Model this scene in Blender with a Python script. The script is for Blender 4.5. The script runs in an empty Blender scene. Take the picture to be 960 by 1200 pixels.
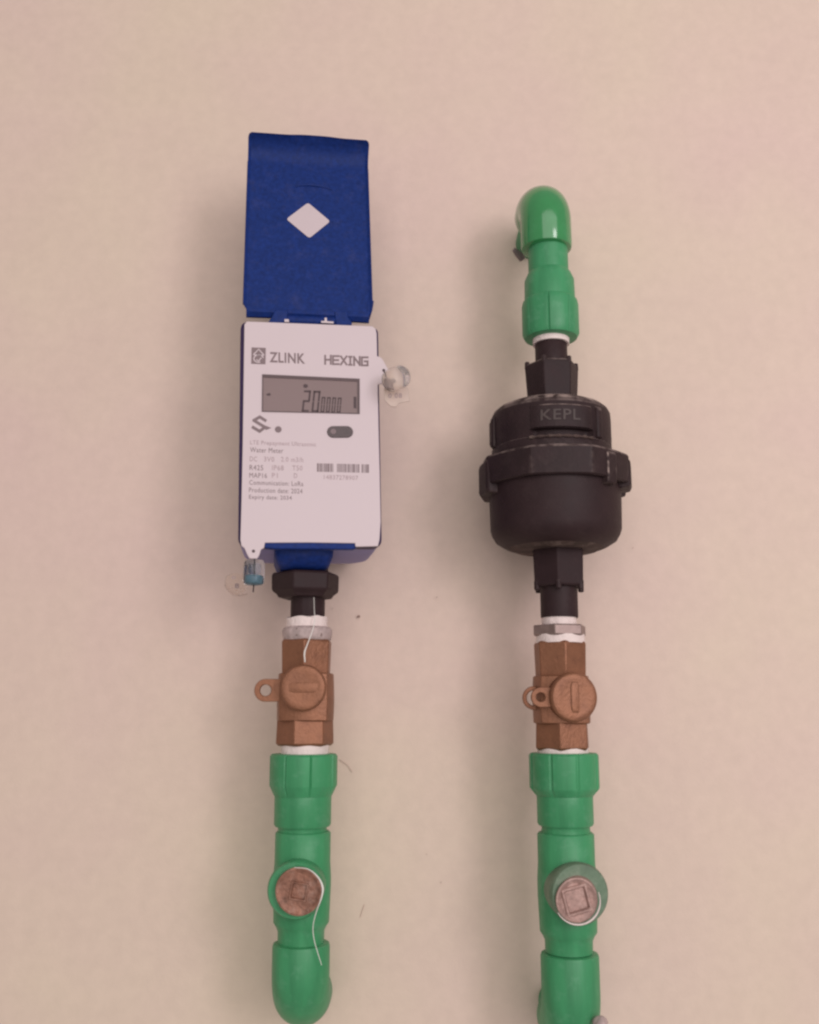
import bpy, bmesh, math, random
from mathutils import Vector, Matrix
random.seed(7)
R = math.radians
S = bpy.context.scene
COL = S.collection

# ------------------------------------------------------------------ camera
F, TH, D = 1150.0, math.atan(.2), .77          # focal length in photo pixels, upward pitch, metres from the wall
cam = bpy.data.objects.new('camera', bpy.data.cameras.new('camera'))
COL.objects.link(cam)
cam.location = (0, -D, 0)
cam.rotation_euler = (math.pi/2 + TH, 0, 0)
cam.data.sensor_fit = 'VERTICAL'; cam.data.sensor_height = 24; cam.data.sensor_width = 19.2
cam.data.lens = 24*F/1200
cam.data.clip_start = .01; cam.data.clip_end = 50
S.camera = cam
S.cycles.pixel_filter_type = 'BLACKMAN_HARRIS'; S.cycles.filter_width = 2.45

# ------------------------------------------------------------------ light
w = bpy.data.worlds.new('World'); S.world = w; w.use_nodes = True
w.node_tree.nodes['Background'].inputs[0].default_value = (1.0, .945, .885, 1)
w.node_tree.nodes['Background'].inputs[1].default_value = .35
def lamp(name, loc, target, sx, sy, power, colour):
    l = bpy.data.lights.new(name, 'AREA'); l.shape = 'RECTANGLE'; l.size = sx; l.size_y = sy
    l.energy = power; l.color = colour
    o = bpy.data.objects.new(name, l); COL.objects.link(o); o.location = loc
    o.rotation_euler = (Vector(target)-Vector(loc)).to_track_quat('-Z', 'Y').to_euler()
    return o
lamp('window_light', (1.10, -1.80, .45), (0.02, 0, -.05), .45, .75, 8.5, (1, .92, .96))
lamp('front_fill', (.45, -2.2, .42), (.05, 0, .02), 2.6, 2.2, 29, (1, .945, .92))  # added fill from behind the camera, softens shadows; no such lamp known
S.view_settings.view_transform = 'Standard'; S.view_settings.look = 'None'
S.view_settings.exposure = 0; S.view_settings.gamma = 1

# ------------------------------------------------------------------ where a pixel of the photograph lies on a real plane
CAM = Vector((0, -D, 0))
def ray(u, v):
    a = (u-480)/F; b = (600-v)/F
    return Vector((a, math.cos(TH)-b*math.sin(TH), math.sin(TH)+b*math.cos(TH)))
def onY(u, v, Y):
    d = ray(u, v); return CAM + d*((Y+D)/d.y)
AX = -.065                                      # the pipes' axes stand this far in front of the wall
def Z(v, Y=AX): return onY(480, v, Y).z
def sc(v, Y=AX): d = ray(480, v); return (Y+D)/d.y/F
class Plane:
    def __init__(s, P, yaw, lean):
        s.P = Vector(P); s.X = Vector((math.cos(yaw), math.sin(yaw), 0))
        n0 = Vector((math.sin(yaw), -math.cos(yaw), 0))
        s.V = Vector((0, 0, 1))*math.cos(lean) - n0*math.sin(lean)
        s.N = s.X.cross(s.V)                    # towards the viewer
    def ab(s, u, v):
        d = ray(u, v); t = (s.P-CAM).dot(s.N)/d.dot(s.N); q = CAM+d*t-s.P
        return (q.dot(s.X), q.dot(s.V))
    def pt(s, a, b, h=0): return s.P + s.X*a + s.V*b + s.N*h
    def px(s, u, v, h=0): a, b = s.ab(u, v); return s.pt(a, b, h)

# ------------------------------------------------------------------ materials
def mat(name, col, rough=.5, metal=0, var=.12, vscale=40, bump=.1, bscale=300, dust=None, dustamt=.3,
        transmission=0, spec=.5, alpha=1, streak=False, edge=None, coat=0, top=None):
    m = bpy.data.materials.new(name); m.use_nodes = True
    nt = m.node_tree; N = nt.nodes; L = nt.links; p = N['Principled BSDF']
    tc = N.new('ShaderNodeTexCoord'); mp = N.new('ShaderNodeMapping'); L.new(tc.outputs['Object'], mp.inputs[0])
    if streak: mp.inputs['Scale'].default_value = (1, 1, .15)
    no = N.new('ShaderNodeTexNoise'); no.inputs['Scale'].default_value = vscale; no.inputs['Detail'].default_value = 6
    no.inputs['Roughness'].default_value = .65
    L.new(mp.outputs[0], no.inputs['Vector'])
    cr = N.new('ShaderNodeValToRGB'); L.new(no.outputs[0], cr.inputs[0])
    cr.color_ramp.elements[0].position = .28; cr.color_ramp.elements[1].position = .74
    cr.color_ramp.elements[0].color = tuple(c*(1-var) for c in col)+(1,)
    cr.color_ramp.elements[1].color = tuple(min(1, c*(1+var)) for c in col)+(1,)
    out = cr.outputs[0]
    def mixin(fac, colour, out):
        mx = N.new('ShaderNodeMix'); mx.data_type = 'RGBA'
        L.new(fac, mx.inputs['Factor']); L.new(out, mx.inputs['A']); mx.inputs['B'].default_value = colour+(1,)
        return mx.outputs['Result']
    if dust:
        n2 = N.new('ShaderNodeTexNoise'); n2.inputs['Scale'].default_value = 90; n2.inputs['Detail'].default_value = 8
        n2.inputs['Roughness'].default_value = .7; L.new(tc.outputs['Object'], n2.inputs['Vector'])
        r2 = N.new('ShaderNodeMapRange'); r2.inputs['From Min'].default_value = .52; r2.inputs['From Max'].default_value = .78
        r2.inputs['To Max'].default_value = dustamt; L.new(n2.outputs[0], r2.inputs['Value'])
        out = mixin(r2.outputs[0], dust, out)
    if edge:
        g = N.new('ShaderNodeNewGeometry')
        r3 = N.new('ShaderNodeMapRange'); r3.inputs['From Min'].default_value = .56; r3.inputs['From Max'].default_value = .68
        r3.inputs['To Max'].default_value = .8; L.new(g.outputs['Pointiness'], r3.inputs['Value'])
        n3 = N.new('ShaderNodeTexNoise'); n3.inputs['Scale'].default_value = 160; L.new(tc.outputs['Object'], n3.inputs['Vector'])
        r4 = N.new('ShaderNodeMapRange'); r4.inputs['From Min'].default_value = .42; r4.inputs['From Max'].default_value = .6
        L.new(n3.outputs[0], r4.inputs['Value'])
        mu = N.new('ShaderNodeMath'); mu.operation = 'MULTIPLY'; L.new(r3.outputs[0], mu.inputs[0]); L.new(r4.outputs[0], mu.inputs[1])
        out = mixin(mu.outputs[0], edge, out)
    if top:                                       # dust that has settled on ledges
        g = N.new('ShaderNodeNewGeometry'); sx = N.new('ShaderNodeSeparateXYZ'); L.new(g.outputs['True Normal'], sx.inputs[0])
        r5 = N.new('ShaderNodeMapRange'); r5.inputs['From Min'].default_value = .25; r5.inputs['From Max'].default_value = .8
        L.new(sx.outputs['Z'], r5.inputs['Value'])
        n5 = N.new('ShaderNodeTexNoise'); n5.inputs['Scale'].default_value = 140; n5.inputs['Detail'].default_value = 5; L.new(tc.outputs['Object'], n5.inputs['Vector'])
        r6 = N.new('ShaderNodeMapRange'); r6.inputs['From Min'].default_value = .38; r6.inputs['From Max'].default_value = .62
        L.new(n5.outputs[0], r6.inputs['Value'])
        mu5 = N.new('ShaderNodeMath'); mu5.operation = 'MULTIPLY'; L.new(r5.outputs[0], mu5.inputs[0]); L.new(r6.outputs[0], mu5.inputs[1])
        out = mixin(mu5.outputs[0], top, out)
    L.new(out, p.inputs['Base Color'])
    ro = N.new('ShaderNodeMapRange'); ro.inputs['To Min'].default_value = max(.02, rough-.1); ro.inputs['To Max'].default_value = min(1, rough+.12)
    L.new(no.outputs[0], ro.inputs['Value']); L.new(ro.outputs[0], p.inputs['Roughness'])
    p.inputs['Metallic'].default_value = metal; p.inputs['Specular IOR Level'].default_value = spec
    p.inputs['Transmission Weight'].default_value = transmission; p.inputs['Alpha'].default_value = alpha
    p.inputs['Coat Weight'].default_value = coat; p.inputs['Coat Roughness'].default_value = .12
    if bump:
        nb = N.new('ShaderNodeTexNoise'); nb.inputs['Scale'].default_value = bscale; nb.inputs['Detail'].default_value = 4
        L.new(mp.outputs[0], nb.inputs['Vector'])
        b = N.new('ShaderNodeBump'); b.inputs['Strength'].default_value = bump; b.inputs['Distance'].default_value = .001
        L.new(nb.outputs[0], b.inputs['Height']); L.new(b.outputs[0], p.inputs['Normal'])
    return m
M = {}
M['blue'] = mat('blue_plastic', (.009, .029, .165), .5, spec=.16, var=.30, vscale=330, bump=.12, bscale=900, dust=(.09, .09, .22), dustamt=.25)
M['navy'] = mat('navy_plastic', (.042, .024, .080), .5, spec=.25, var=.15, vscale=120)
M['mauve'] = mat('grey_mauve_plastic', (.24, .21, .44), .55, var=.1, vscale=90)
M['white'] = mat('white_plate', (.665, .550, .580), .5, var=.015, vscale=30, bump=.02)
M['ink'] = mat('grey_print', (.23, .165, .175), .6, var=.1, bump=0)
M['inkfaint'] = mat('faint_print', (.42, .31, .33), .6, var=.25, vscale=700, bump=0)
M['glass'] = mat('lcd_glass', (.225, .150, .150), .3, var=.04, vscale=12, bump=0)
M['lcdseg'] = mat('lcd_segment', (.075, .042, .048), .5, bump=0)
M['lcdshade'] = mat('lcd_bezel_shade', (.10, .06, .065), .4, bump=0)
M['sticker'] = mat('sticker_white', (.63, .515, .545), .5, var=.02, bump=.02)
M['button'] = mat('button_glass', (.085, .055, .06), .25, var=.2, vscale=200, bump=0)
M['black'] = mat('black_plastic', (.032, .016, .018), .55, spec=.22, var=.15, vscale=60, bump=.15, bscale=600, dust=(.085, .055, .055), dustamt=.22, edge=(.10, .07, .068))
M['blackworn'] = mat('worn_black_plastic', (.031, .016, .018), .55, spec=.24, var=.25, vscale=60, bump=.3, bscale=500, dust=(.11, .075, .07), dustamt=.22, edge=(.42, .31, .28), top=(.36, .27, .25))
M['gritbounce'] = mat('gritty_bounce_lit_black_plastic', (.085, .055, .050), .75, spec=.2, var=.5, vscale=70, dust=(.32, .24, .21), dustamt=.6)  # grit on the cap ledge; painted bounce light under the bowl
M['letter'] = mat('moulded_letter', (.066, .044, .042), .6, var=.3, vscale=300)
M['brass'] = mat('bronze_brass', (.275, .118, .066), .45, metal=.42, spec=.4, var=.2, vscale=60, bump=.35, bscale=500, dust=(.15, .060, .038), dustamt=.65, edge=(.44, .24, .16))
M['copper'] = mat('dull_copper_plug', (.30, .140, .095), .5, metal=.3, var=.5, vscale=160, bump=.6, bscale=500, dust=(.55, .36, .30), dustamt=.7, edge=(.7, .5, .42))
M['plugpale'] = mat('pale_metal_plug', (.40, .25, .22), .5, metal=.3, var=.35, vscale=170, bump=.5, bscale=500, dust=(.62, .45, .41), dustamt=.6, edge=(.72, .56, .5))
M['steel'] = mat('dull_steel', (.30, .215, .20), .45, metal=.5, var=.2, vscale=120, bump=.2, dust=(.12, .08, .075), dustamt=.4)
M['tape'] = mat('thread_tape', (.84, .70, .68), .7, var=.08, vscale=150, bump=.8, bscale=350)
M['taperough'] = mat('dirty_thread_tape', (.48, .37, .36), .6, var=.3, vscale=120, bump=1, bscale=250, dust=(.35, .26, .26), dustamt=.7)
M['green'] = mat('green_pipe_plastic', (.052, .280, .120), .42, spec=.4, var=.22, vscale=60, bump=.14, bscale=260, dust=(.17, .40, .25), dustamt=.5, streak=True)
M['greengloss'] = mat('glossy_green_plastic', (.043, .265, .088), .10, var=.10, vscale=50, bump=.06, bscale=120, dust=(.11, .34, .18), dustamt=.3, coat=.5)
M['greypatch'] = mat('smeared_sealant', (.13, .20, .13), .55, var=.25, vscale=90, bump=.5, bscale=300, dust=(.34, .31, .27), dustamt=.45)
M['clear'] = mat('clear_plastic', (.70, .62, .64), .12, transmission=.92, bump=0, var=.05)
M['clearblue'] = mat('clear_blue_plastic', (.66, .68, .74), .15, transmission=.93, bump=0, var=.05)
M['teal'] = mat('teal_insert', (.10, .26, .33), .4, var=.3, vscale=400)
M['greycore'] = mat('grey_insert', (.20, .15, .15), .4, var=.3, vscale=400)
M['clearseal'] = mat('cloudy_clear_plastic', (.90, .82, .78), .14, transmission=.8, bump=0, var=.03, spec=.3)
M['paleinsert'] = mat('pale_grey_insert', (.42, .33, .32), .4, var=.2, vscale=300)
for k_ in ('clearseal', 'clearblue'): M[k_].node_tree.nodes['Principled BSDF'].inputs['IOR'].default_value = 1.24
M['tag'] = mat('frosted_tag', (.80, .64, .57), .35, transmission=.35, bump=.05, var=.03)
M['wire'] = mat('dark_wire', (.06, .035, .035), .4, metal=.4)
M['thread'] = mat('white_thread', (.82, .78, .74), .7)
M['spot'] = mat('dark_mark', (.30, .19, .16), .8)
M['paleline'] = mat('pencil_mark', (.56, .41, .35), .8, var=.1)

# wall: painted plaster, roller texture, faint mottling
def wall_material():
    m = bpy.data.materials.new('painted_plaster'); m.use_nodes = True
    nt = m.node_tree; N = nt.nodes; L = nt.links; p = N['Principled BSDF']
    tc = N.new('ShaderNodeTexCoord')
    def noise(s, d=3, r=.5):
        n = N.new('ShaderNodeTexNoise'); n.inputs['Scale'].default_value = s; n.inputs['Detail'].default_value = d
        n.inputs['Roughness'].default_value = r; L.new(tc.outputs['Object'], n.inputs['Vector']); return n.outputs[0]
    r = N.new('ShaderNodeValToRGB'); L.new(noise(3.4, 4), r.inputs[0])
    r.color_ramp.elements[0].position = .33; r.color_ramp.elements[1].position = .66
    r.color_ramp.elements[0].color = (.750, .560, .505, 1); r.color_ramp.elements[1].color = (.745, .598, .488, 1)
    mr = N.new('ShaderNodeMapRange'); mr.inputs['From Min'].default_value = .3; mr.inputs['From Max'].default_value = .7
    mr.inputs['To Min'].default_value = .962; mr.inputs['To Max'].default_value = 1.025; L.new(noise(95, 5, .6), mr.inputs['Value'])
    mr2 = N.new('ShaderNodeMapRange'); mr2.inputs['From Min'].default_value = .3; mr2.inputs['From Max'].default_value = .7
    mr2.inputs['To Min'].default_value = .982; mr2.inputs['To Max'].default_value = 1.014; L.new(noise(14, 4, .6), mr2.inputs['Value'])
    mu = N.new('ShaderNodeMath'); mu.operation = 'MULTIPLY'; L.new(mr.outputs[0], mu.inputs[0]); L.new(mr2.outputs[0], mu.inputs[1])
    hs = N.new('ShaderNodeVectorMath'); hs.operation = 'SCALE'; L.new(r.outputs[0], hs.inputs[0]); L.new(mu.outputs[0], hs.inputs['Scale'])
    L.new(hs.outputs[0], p.inputs['Base Color'])
    p.inputs['Roughness'].default_value = .62; p.inputs['Specular IOR Level'].default_value = .3
    a = N.new('ShaderNodeMath'); a.operation = 'MULTIPLY_ADD'; a.inputs[1].default_value = .35
    L.new(noise(520, 3), a.inputs[0]); L.new(noise(130, 4), a.inputs[2])
    b = N.new('ShaderNodeBump'); b.inputs['Strength'].default_value = .16; b.inputs['Distance'].default_value = .0009
    L.new(a.outputs[0], b.inputs['Height']); L.new(b.outputs[0], p.inputs['Normal'])
    return m
M['wall'] = wall_material()

# ------------------------------------------------------------------ object helpers
def thing(name, label, cat, loc, group=None, rot=(0, 0, 0)):
    o = bpy.data.objects.new(name, None); COL.objects.link(o); o.location = loc; o.rotation_euler = rot
    o.empty_display_size = .01
    o['label'] = label; o['category'] = cat
    if group: o['group'] = group
    return o
def tag(o, label, cat, group=None):
    o['label'] = label; o['category'] = cat
    if group: o['group'] = group
    return o
def wmat(o):
    m = Matrix.LocRotScale(o.location, o.rotation_euler, None)
    return wmat(o.parent) @ m if o.parent else m
def obj(name, bm, m, parent=None, bevel=0, smooth=35, origin=None, subsurf=0, seg=2, label=None):
    """link a bmesh (world coordinates) as one mesh object, its origin at its parent's or at `origin`"""
    bmesh.ops.remove_doubles(bm, verts=bm.verts, dist=1e-7)
    bmesh.ops.recalc_face_normals(bm, faces=bm.faces)
    me = bpy.data.meshes.new(name); bm.to_mesh(me); bm.free()
    o = bpy.data.objects.new(name, me); COL.objects.link(o)
    if parent: o.parent = parent; me.transform(wmat(parent).inverted())
    elif origin is not None: o.location = origin; me.transform(Matrix.Translation(-Vector(origin)))
    me.materials.append(M[m] if isinstance(m, str) else m)
    for p in me.polygons: p.use_smooth = True
    me.set_sharp_from_angle(angle=R(smooth))
    if bevel:
        b = o.modifiers.new('bevel', 'BEVEL'); b.width = bevel; b.segments = seg; b.limit_method = 'ANGLE'; b.angle_limit = R(30)
        b.harden_normals = False
    if subsurf:
        s = o.modifiers.new('subd', 'SUBSURF'); s.levels = s.render_levels = subsurf
    if label: o['label'] = label
    return o
def loft(loops, caps=(True, True), bm=None):
    bm = bm or bmesh.new(); prev = None; n = len(loops[0]); first = None
    for lp in loops:
        vs = [bm.verts.new(p) for p in lp]
        if prev:
            for i in range(n): bm.faces.new((prev[i], prev[(i+1) % n], vs[(i+1) % n], vs[i]))
        else: first = vs
        prev = vs
    if caps[0]: bm.faces.new(first[::-1])
    if caps[1]: bm.faces.new(prev)
    return bm
def frame(axis):
    axis = Vector(axis).normalized()
    a = Vector((1, 0, 0)) if abs(axis.x) < .8 else Vector((0, 1, 0))
    a = (a-axis*a.dot(axis)).normalized(); return a, axis.cross(a)
def ringpts(c, axis, r, n, rf=None, ph=0):
    a, b = frame(axis); out = []
    for i in range(n):
        t = ph+2*math.pi*i/n; k = rf(t) if rf else 1
        out.append(Vector(c)+(a*math.cos(t)+b*math.sin(t))*r*k)
    return out
def turned(x, y, prof, n=64, rf=None, ph=0, caps=(True, True), bm=None):
    """vertical turned shape; prof = [(z, r)] or [(z, r, rf)]"""
    loops = []
    for q in prof:
        f_ = q[2] if len(q) > 2 else rf
        loops.append(ringpts((x, y, q[0]), (0, 0, 1), q[1], n, f_, ph))
    return loft(loops, caps, bm)
def tube(path, radii, n=16, bm=None, caps=(True, True)):
    loops = []; path = [Vector(p) for p in path]
    up = None
    for i, p in enumerate(path):
        t = (path[min(i+1, len(path)-1)]-path[max(i-1, 0)]).normalized()
        if up is None: up = frame(t)[0]
        up = (up-t*up.dot(t)).normalized(); b = t.cross(up)
        r = radii[i] if isinstance(radii, (list, tuple)) else radii
        loops.append([p+(up*math.cos(2*math.pi*k/n)+b*math.sin(2*math.pi*k/n))*r for k in range(n)])
    return loft(loops, caps, bm)
def smooth(path, n=6):
    p = [Vector(q) for q in path]; p = [p[0]*2-p[1]]+p+[p[-1]*2-p[-2]]; out = []
    for i in range(1, len(p)-2):
        for k in range(n):
            t = k/n; a, b, c, d = p[i-1:i+3]
            out.append(.5*((2*b)+(c-a)*t+(2*a-5*b+4*c-d)*t*t+(3*b-a-3*c+d)*t**3))
    return out+[p[-2]]
def strand(path, radii, n=6):
    m = len(path); q = smooth(path, n); rr_ = []
    for i in range(len(q)):
        t = i/(len(q)-1)*(m-1); k = min(int(t), m-2); rr_.append(radii[k]*(1-t+k)+radii[k+1]*(t-k))
    return tube(q, rr_, 8)
def slab(pl, poly, h0, h1, bm=None, px=True):
    """a flat shape given by corners on a plane, between two heights above it"""
    ab = [pl.ab(*q) for q in poly] if px else poly
    return loft([[pl.pt(a, b, h0) for a, b in ab], [pl.pt(a, b, h1) for a, b in ab]], bm=bm)
def rounded(ab, r, n=5):
    """round every corner of a polygon by r (a number or a list)"""
    out = []; m = len(ab)
    for i in range(m):
        ri = r[i] if isinstance(r, (list, tuple)) else r
        p0, p, p2 = Vector(ab[i-1]), Vector(ab[i]), Vector(ab[(i+1) % m])
        if ri <= 0: out += [tuple(p)]*1; continue
        d0 = (p0-p).normalized(); d2 = (p2-p).normalized()
        A = p+d0*ri; B = p+d2*ri
        for k in range(n+1):
            t = k/n; out.append(tuple(A*(1-t)**2+p*2*t*(1-t)+B*t*t))
    return out
def circle(a, b, r, n=20): return [(a+r*math.cos(2*math.pi*k/n), b+r*math.sin(2*math.pi*k/n)) for k in range(n)]
def letters(body, pl, u0, v0, u1, v1, h, th, bold=0, italic=0):
    """text as a flat mesh filling the photo box (u0,v0)-(u1,v1) on the plane; v0 and v1 at the left end"""
    c = bpy.data.curves.new('text', 'FONT'); c.body = body; c.size = 1; c.offset = bold; c.shear = italic; c.space_character = 1.08
    c.resolution_u = 2
    t = bpy.data.objects.new('text', c); COL.objects.link(t)
    dg = bpy.context.evaluated_depsgraph_get(); me = bpy.data.meshes.new_from_object(t.evaluated_get(dg))
    xs = [v.co.x for v in me.vertices]; ys = [v.co.y for v in me.vertices]
    x0, x1, y0, y1 = min(xs), max(xs), min(ys), max(ys)
    A = pl.ab(u0, v1); B = pl.ab(u1, v1 + (u1-u0)*SL(v1)); C = pl.ab(u0, v0)
    bm = bmesh.new(); vs = []
    for v in me.vertices:
        s = (v.co.x-x0)/(x1-x0); q = (v.co.y-y0)/(y1-y0)
        a = A[0]+(B[0]-A[0])*s+(C[0]-A[0])*q; b = A[1]+(B[1]-A[1])*s+(C[1]-A[1])*q
        vs.append((bm.verts.new(pl.pt(a, b, h)), bm.verts.new(pl.pt(a, b, h+th))))
    for p in me.polygons:
        try: bm.faces.new([vs[i][1] for i in p.vertices])
        except ValueError: pass
    # side walls so that the print has a real, if tiny, thickness
    cnt = {}
    for p in me.polygons:
        ids = list(p.vertices)
        for i in range(len(ids)):
            e = (ids[i], ids[(i+1) % len(ids)]); k = tuple(sorted(e)); cnt.setdefault(k, []).append(e)
    for k, es in cnt.items():
        if len(es) == 1:
            a, b = es[0]
            try: bm.faces.new((vs[a][0], vs[b][0], vs[b][1], vs[a][1]))
            except ValueError: pass
    bpy.data.objects.remove(t); bpy.data.curves.remove(c); bpy.data.meshes.remove(me)
    return bm
def SL(v): return .0468*(830-v)/445             # how lines across the meter slope in the photograph
hexf = lambda t: math.cos(math.pi/6)/math.cos((t % (math.pi/3))-math.pi/6)   # hexagon with corners at t = 0, 60...
def polyf(k, ph=0): return lambda t: math.cos(math.pi/k)/math.cos(((t+ph) % (2*math.pi/k))-math.pi/k)

# ------------------------------------------------------------------ the wall
bm = bmesh.new()
nx, nz = 120, 120
def wav(x, z):
    return .0011*math.sin(x*9+1.3)*math.sin(z*7.5+.4)+.0007*math.sin(x*21+z*13)+.0004*math.sin(x*37-z*31+2)
grid = [[bm.verts.new((-1.5+3*i/nx, .002*0+wav(-1.5+3*i/nx, -1.4+3*j/nz)*.8, -1.4+3*j/nz)) for i in range(nx+1)] for j in range(nz+1)]
for j in range(nz):
    for i in range(nx): bm.faces.new((grid[j][i], grid[j][i+1], grid[j+1][i+1], grid[j+1][i]))
bnd = [grid[0][i] for i in range(nx+1)]+[grid[j][nx] for j in range(1, nz+1)]+[grid[nz][i] for i in range(nx-1, -1, -1)]+[grid[j][0] for j in range(nz-1, 0, -1)]
bk = [bm.verts.new((v.co.x, .12, v.co.z)) for v in bnd]
for i in range(len(bnd)):
    j = (i+1) % len(bnd); bm.faces.new((bnd[i], bk[i], bk[j], bnd[j]))
bm.faces.new(bk)
wall = obj('wall', bm, 'wall', smooth=60); wall['kind'] = 'structure'
# little marks on the plaster
WP = Plane((0, -.0016, 0), 0, 0)
def mark(pts, r, m='paleline'):
    b = tube([WP.px(u, v) for u, v in pts], r, 6); return obj('pencil_mark', b, m, wall)
mark([(263, 685), (267, 691), (273, 696), (281, 698), (290, 696)], .00025)
mark([(422, 1075), (425, 1066), (427, 1060)], .0002)
mark([(398, 890), (408, 897), (413, 905)], .00022)
b = slab(WP, circle(*WP.ab(420.5, 722.5), .0011, 10), 0, .0004, px=False); obj('paint_speck', b, 'spot', wall)
for u, v, r_ in ((512, 700, .0006), (517, 1034, .0005), (500, 1001, .0004), (690, 640, .0006), (390, 713, .0005), (742, 642, .0004)):
    obj('paint_speck', slab(WP, circle(*WP.ab(u, v), r_, 8), 0, .0003, px=False), 'paleline', wall)

# ------------------------------------------------------------------ green plumbing
XL, XR = -.0727, .1070
def ribbed(k=10, depth=.045, width=.10, ph=0.):
    def f(t):
        q = ((t+ph) % (2*math.pi/k))/(2*math.pi/k)
        d = min(q, 1-q)
        return 1-depth*max(0, 1-(d/width)**2) + .012*math.cos(t*2+.5)
    return f
def adapter(x, v0, v1, v2, v3, r1, r2, label, ph):
    z0, z1, z2, z3 = Z(v0), Z(v1), Z(v2), Z(v3)
    t = thing('threaded_adapter', label, 'pipe adapter', (x, AX, z3), 'green threaded adapters')
    rf = ribbed(8, .050, .045, ph)
    s = 1 if z0 > z1 else -1
    b = turned(x, AX, [(z0, r1*.80), (z0-s*.0002, r1*.95, rf), (z0-s*.0016, r1, rf), (z1+s*.001, r1, rf), (z1, r1*.985, rf), (z2, r2*1.02)], 160)
    obj('ribbed_collar', b, 'green', t, smooth=28)
    b = turned(x, AX, [(z2+s*.004, r2*.9), (z2+s*.001, r2*1.01), (z2-s*.002, r2), (z3+s*.0015, r2), (z3, r2*.95)], 64)
    obj('socket', b, 'green', t, smooth=40)
    # weld bead where the socket meets the next fitting
    b = turned(x, AX, [(z3+s*.0005, r2*.90), (z3-s*.0014, r2*.85), (z3-s*.0050, r2*.88)], 48)
    obj('weld_bead', b, 'green', t, smooth=60)
    return t
# collar reaches (881..925), socket to 968
adapter(XL-.0010, 883, 921, 932, 968, .0232, .0196, 'green ribbed threaded adapter under the valve below the blue meter', .471)
adapter(XR+.0005, 882, 924, 932, 967, .0238, .0193, 'green ribbed threaded adapter under the valve below the black filter', .53)
def tee(x, v0, v1, r, boss, bossr, plug, plugr, yb, yp, label, pmat, sq, sqrot, bossmat):
    z0, z1 = Z(v0), Z(v1)
    t = thing('pipe_tee', label, 'pipe tee', (x, AX, z1), 'green pipe tees with brass plugs')
    b = turned(x, AX, [(z0, r*.93), (z0-.0012, r), (z0-.020, r*1.0), (z0-.030, r*1.035), (z1+.030, r*1.035), (z1+.013, r), (z1+.007, r*.99), (z1+.0045, r*.90), (z1+.0015, r*.83), (z1-.0060, r*.82)], 72)
    obj('tee_body', b, 'green', t, smooth=50)
    B = onY(*boss, yb); P = onY(*plug, yp); c0 = Vector((x, AX, B.z*.6+P.z*.4+.001))
    ax = (B-c0).normalized()
    b = loft([ringpts(c0, ax, bossr*.93, 56), ringpts(B-ax*.010, ax, bossr*.97, 56), ringpts(B-ax*.002, ax, bossr, 56), ringpts(B, ax, bossr*.94, 56)])
    obj('branch', b, bossmat, t, smooth=40)
    # metal plug: rim, dished face, square socket
    a2, b2 = frame(ax)
    q = (P-B).length
    lp = [(B-ax*.003, plugr*.90, None), (P-ax*.0012, plugr, None), (P-ax*.0002, plugr*.985, None), (P, plugr*.92, None), (P-ax*.0009, plugr*.80, None), (P-ax*.0013, plugr*.72, None)]
    loops = [ringpts(c, ax, r_, 48) for c, r_, _ in lp]
    def sqf(t_): return polyf(4, sqrot)(t_)/math.cos(math.pi/4)
    k = plugr*sq
    loops.append(ringpts(P-ax*.0012, ax, k*1.16, 48, sqf)); loops.append(ringpts(P-ax*.0001, ax, k*1.08, 48, sqf))
    loops.append(ringpts(P-ax*.0001, ax, k*.92, 48, sqf)); loops.append(ringpts(P-ax*.0022, ax, k*.80, 48, sqf))
    pb = obj('plug', loft(loops), pmat, t, smooth=30)
    return t, P, ax
tL, PL, aL = tee(XL-.0005, 973.5, 1093, .0190, (346, 1044), .0186, (350, 1045), .0152, -.096, -.101,
   'green pipe tee with coppery round plug hanging a white thread', 'copper', .34, .95, 'green')
tR, PR, aR = tee(XR+.0003, 975, 1104, .0194, (680, 1048), .0196, (676.5, 1055), .0140, -.094, -.098,
   'green pipe tee with grey smeared flange and pale square socket plug', 'plugpale', .56, .55, 'greypatch')
# tape ring round the right plug
def elbow(x, v0, zc, r, d, label, m, yend=-.004, rb=.022, x2=0):
    """d = +1: vertical leg comes up from below then bends to the wall; -1 the other way"""
    z0 = Z(v0)
    t = thing('pipe_elbow', label, 'pipe elbow', (x, AX, z0), 'green pipe elbows going into the wall')
    path = [(x, AX, z0), (x, AX, z0+d*.0006), (x, AX, z0+d*.0022), (x, AX, zc)]; rad = [r*.90, r*.97, r, r]
    for k in range(1, 13):
        a = k/12*math.pi/2
        path.append((x+x2*k/12, AX+rb*(1-math.cos(a)), zc+d*rb*math.sin(a))); rad.append(r)
    yb = AX+rb
    for y_, r_ in ((yb+.008, r), (yb+.0095, r*.98), (yb+.010, r*.86)):
        path.append((x+x2, y_, zc+d*rb)); rad.append(r_)
    obj('elbow_body', tube(path, rad, 64), m, t, smooth=45)
    b = tube([(x+x2, yb+.006, zc+d*rb), (x+x2, yend, zc+d*rb), (x+x2, .01, zc+d*rb)], [r*.72]*3, 40)
    obj('wall_stub', b, 'green', t)
    return t
elbow(XL-.0002, 1104, -.1705, .0193, -1, 'green elbow at the bottom of the left pipe, rounded end in view', 'green')
elbow(XR+.0006, 1116, -.1860, .0195, -1, 'green elbow at the bottom of the right pipe, cut by the frame', 'green')
elbow(XR-.0010, 293, .3722, .0196, 1, 'glossy green elbow at the top of the right pipe above the filter', 'greengloss', rb=.0135, x2=-.002)
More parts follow.
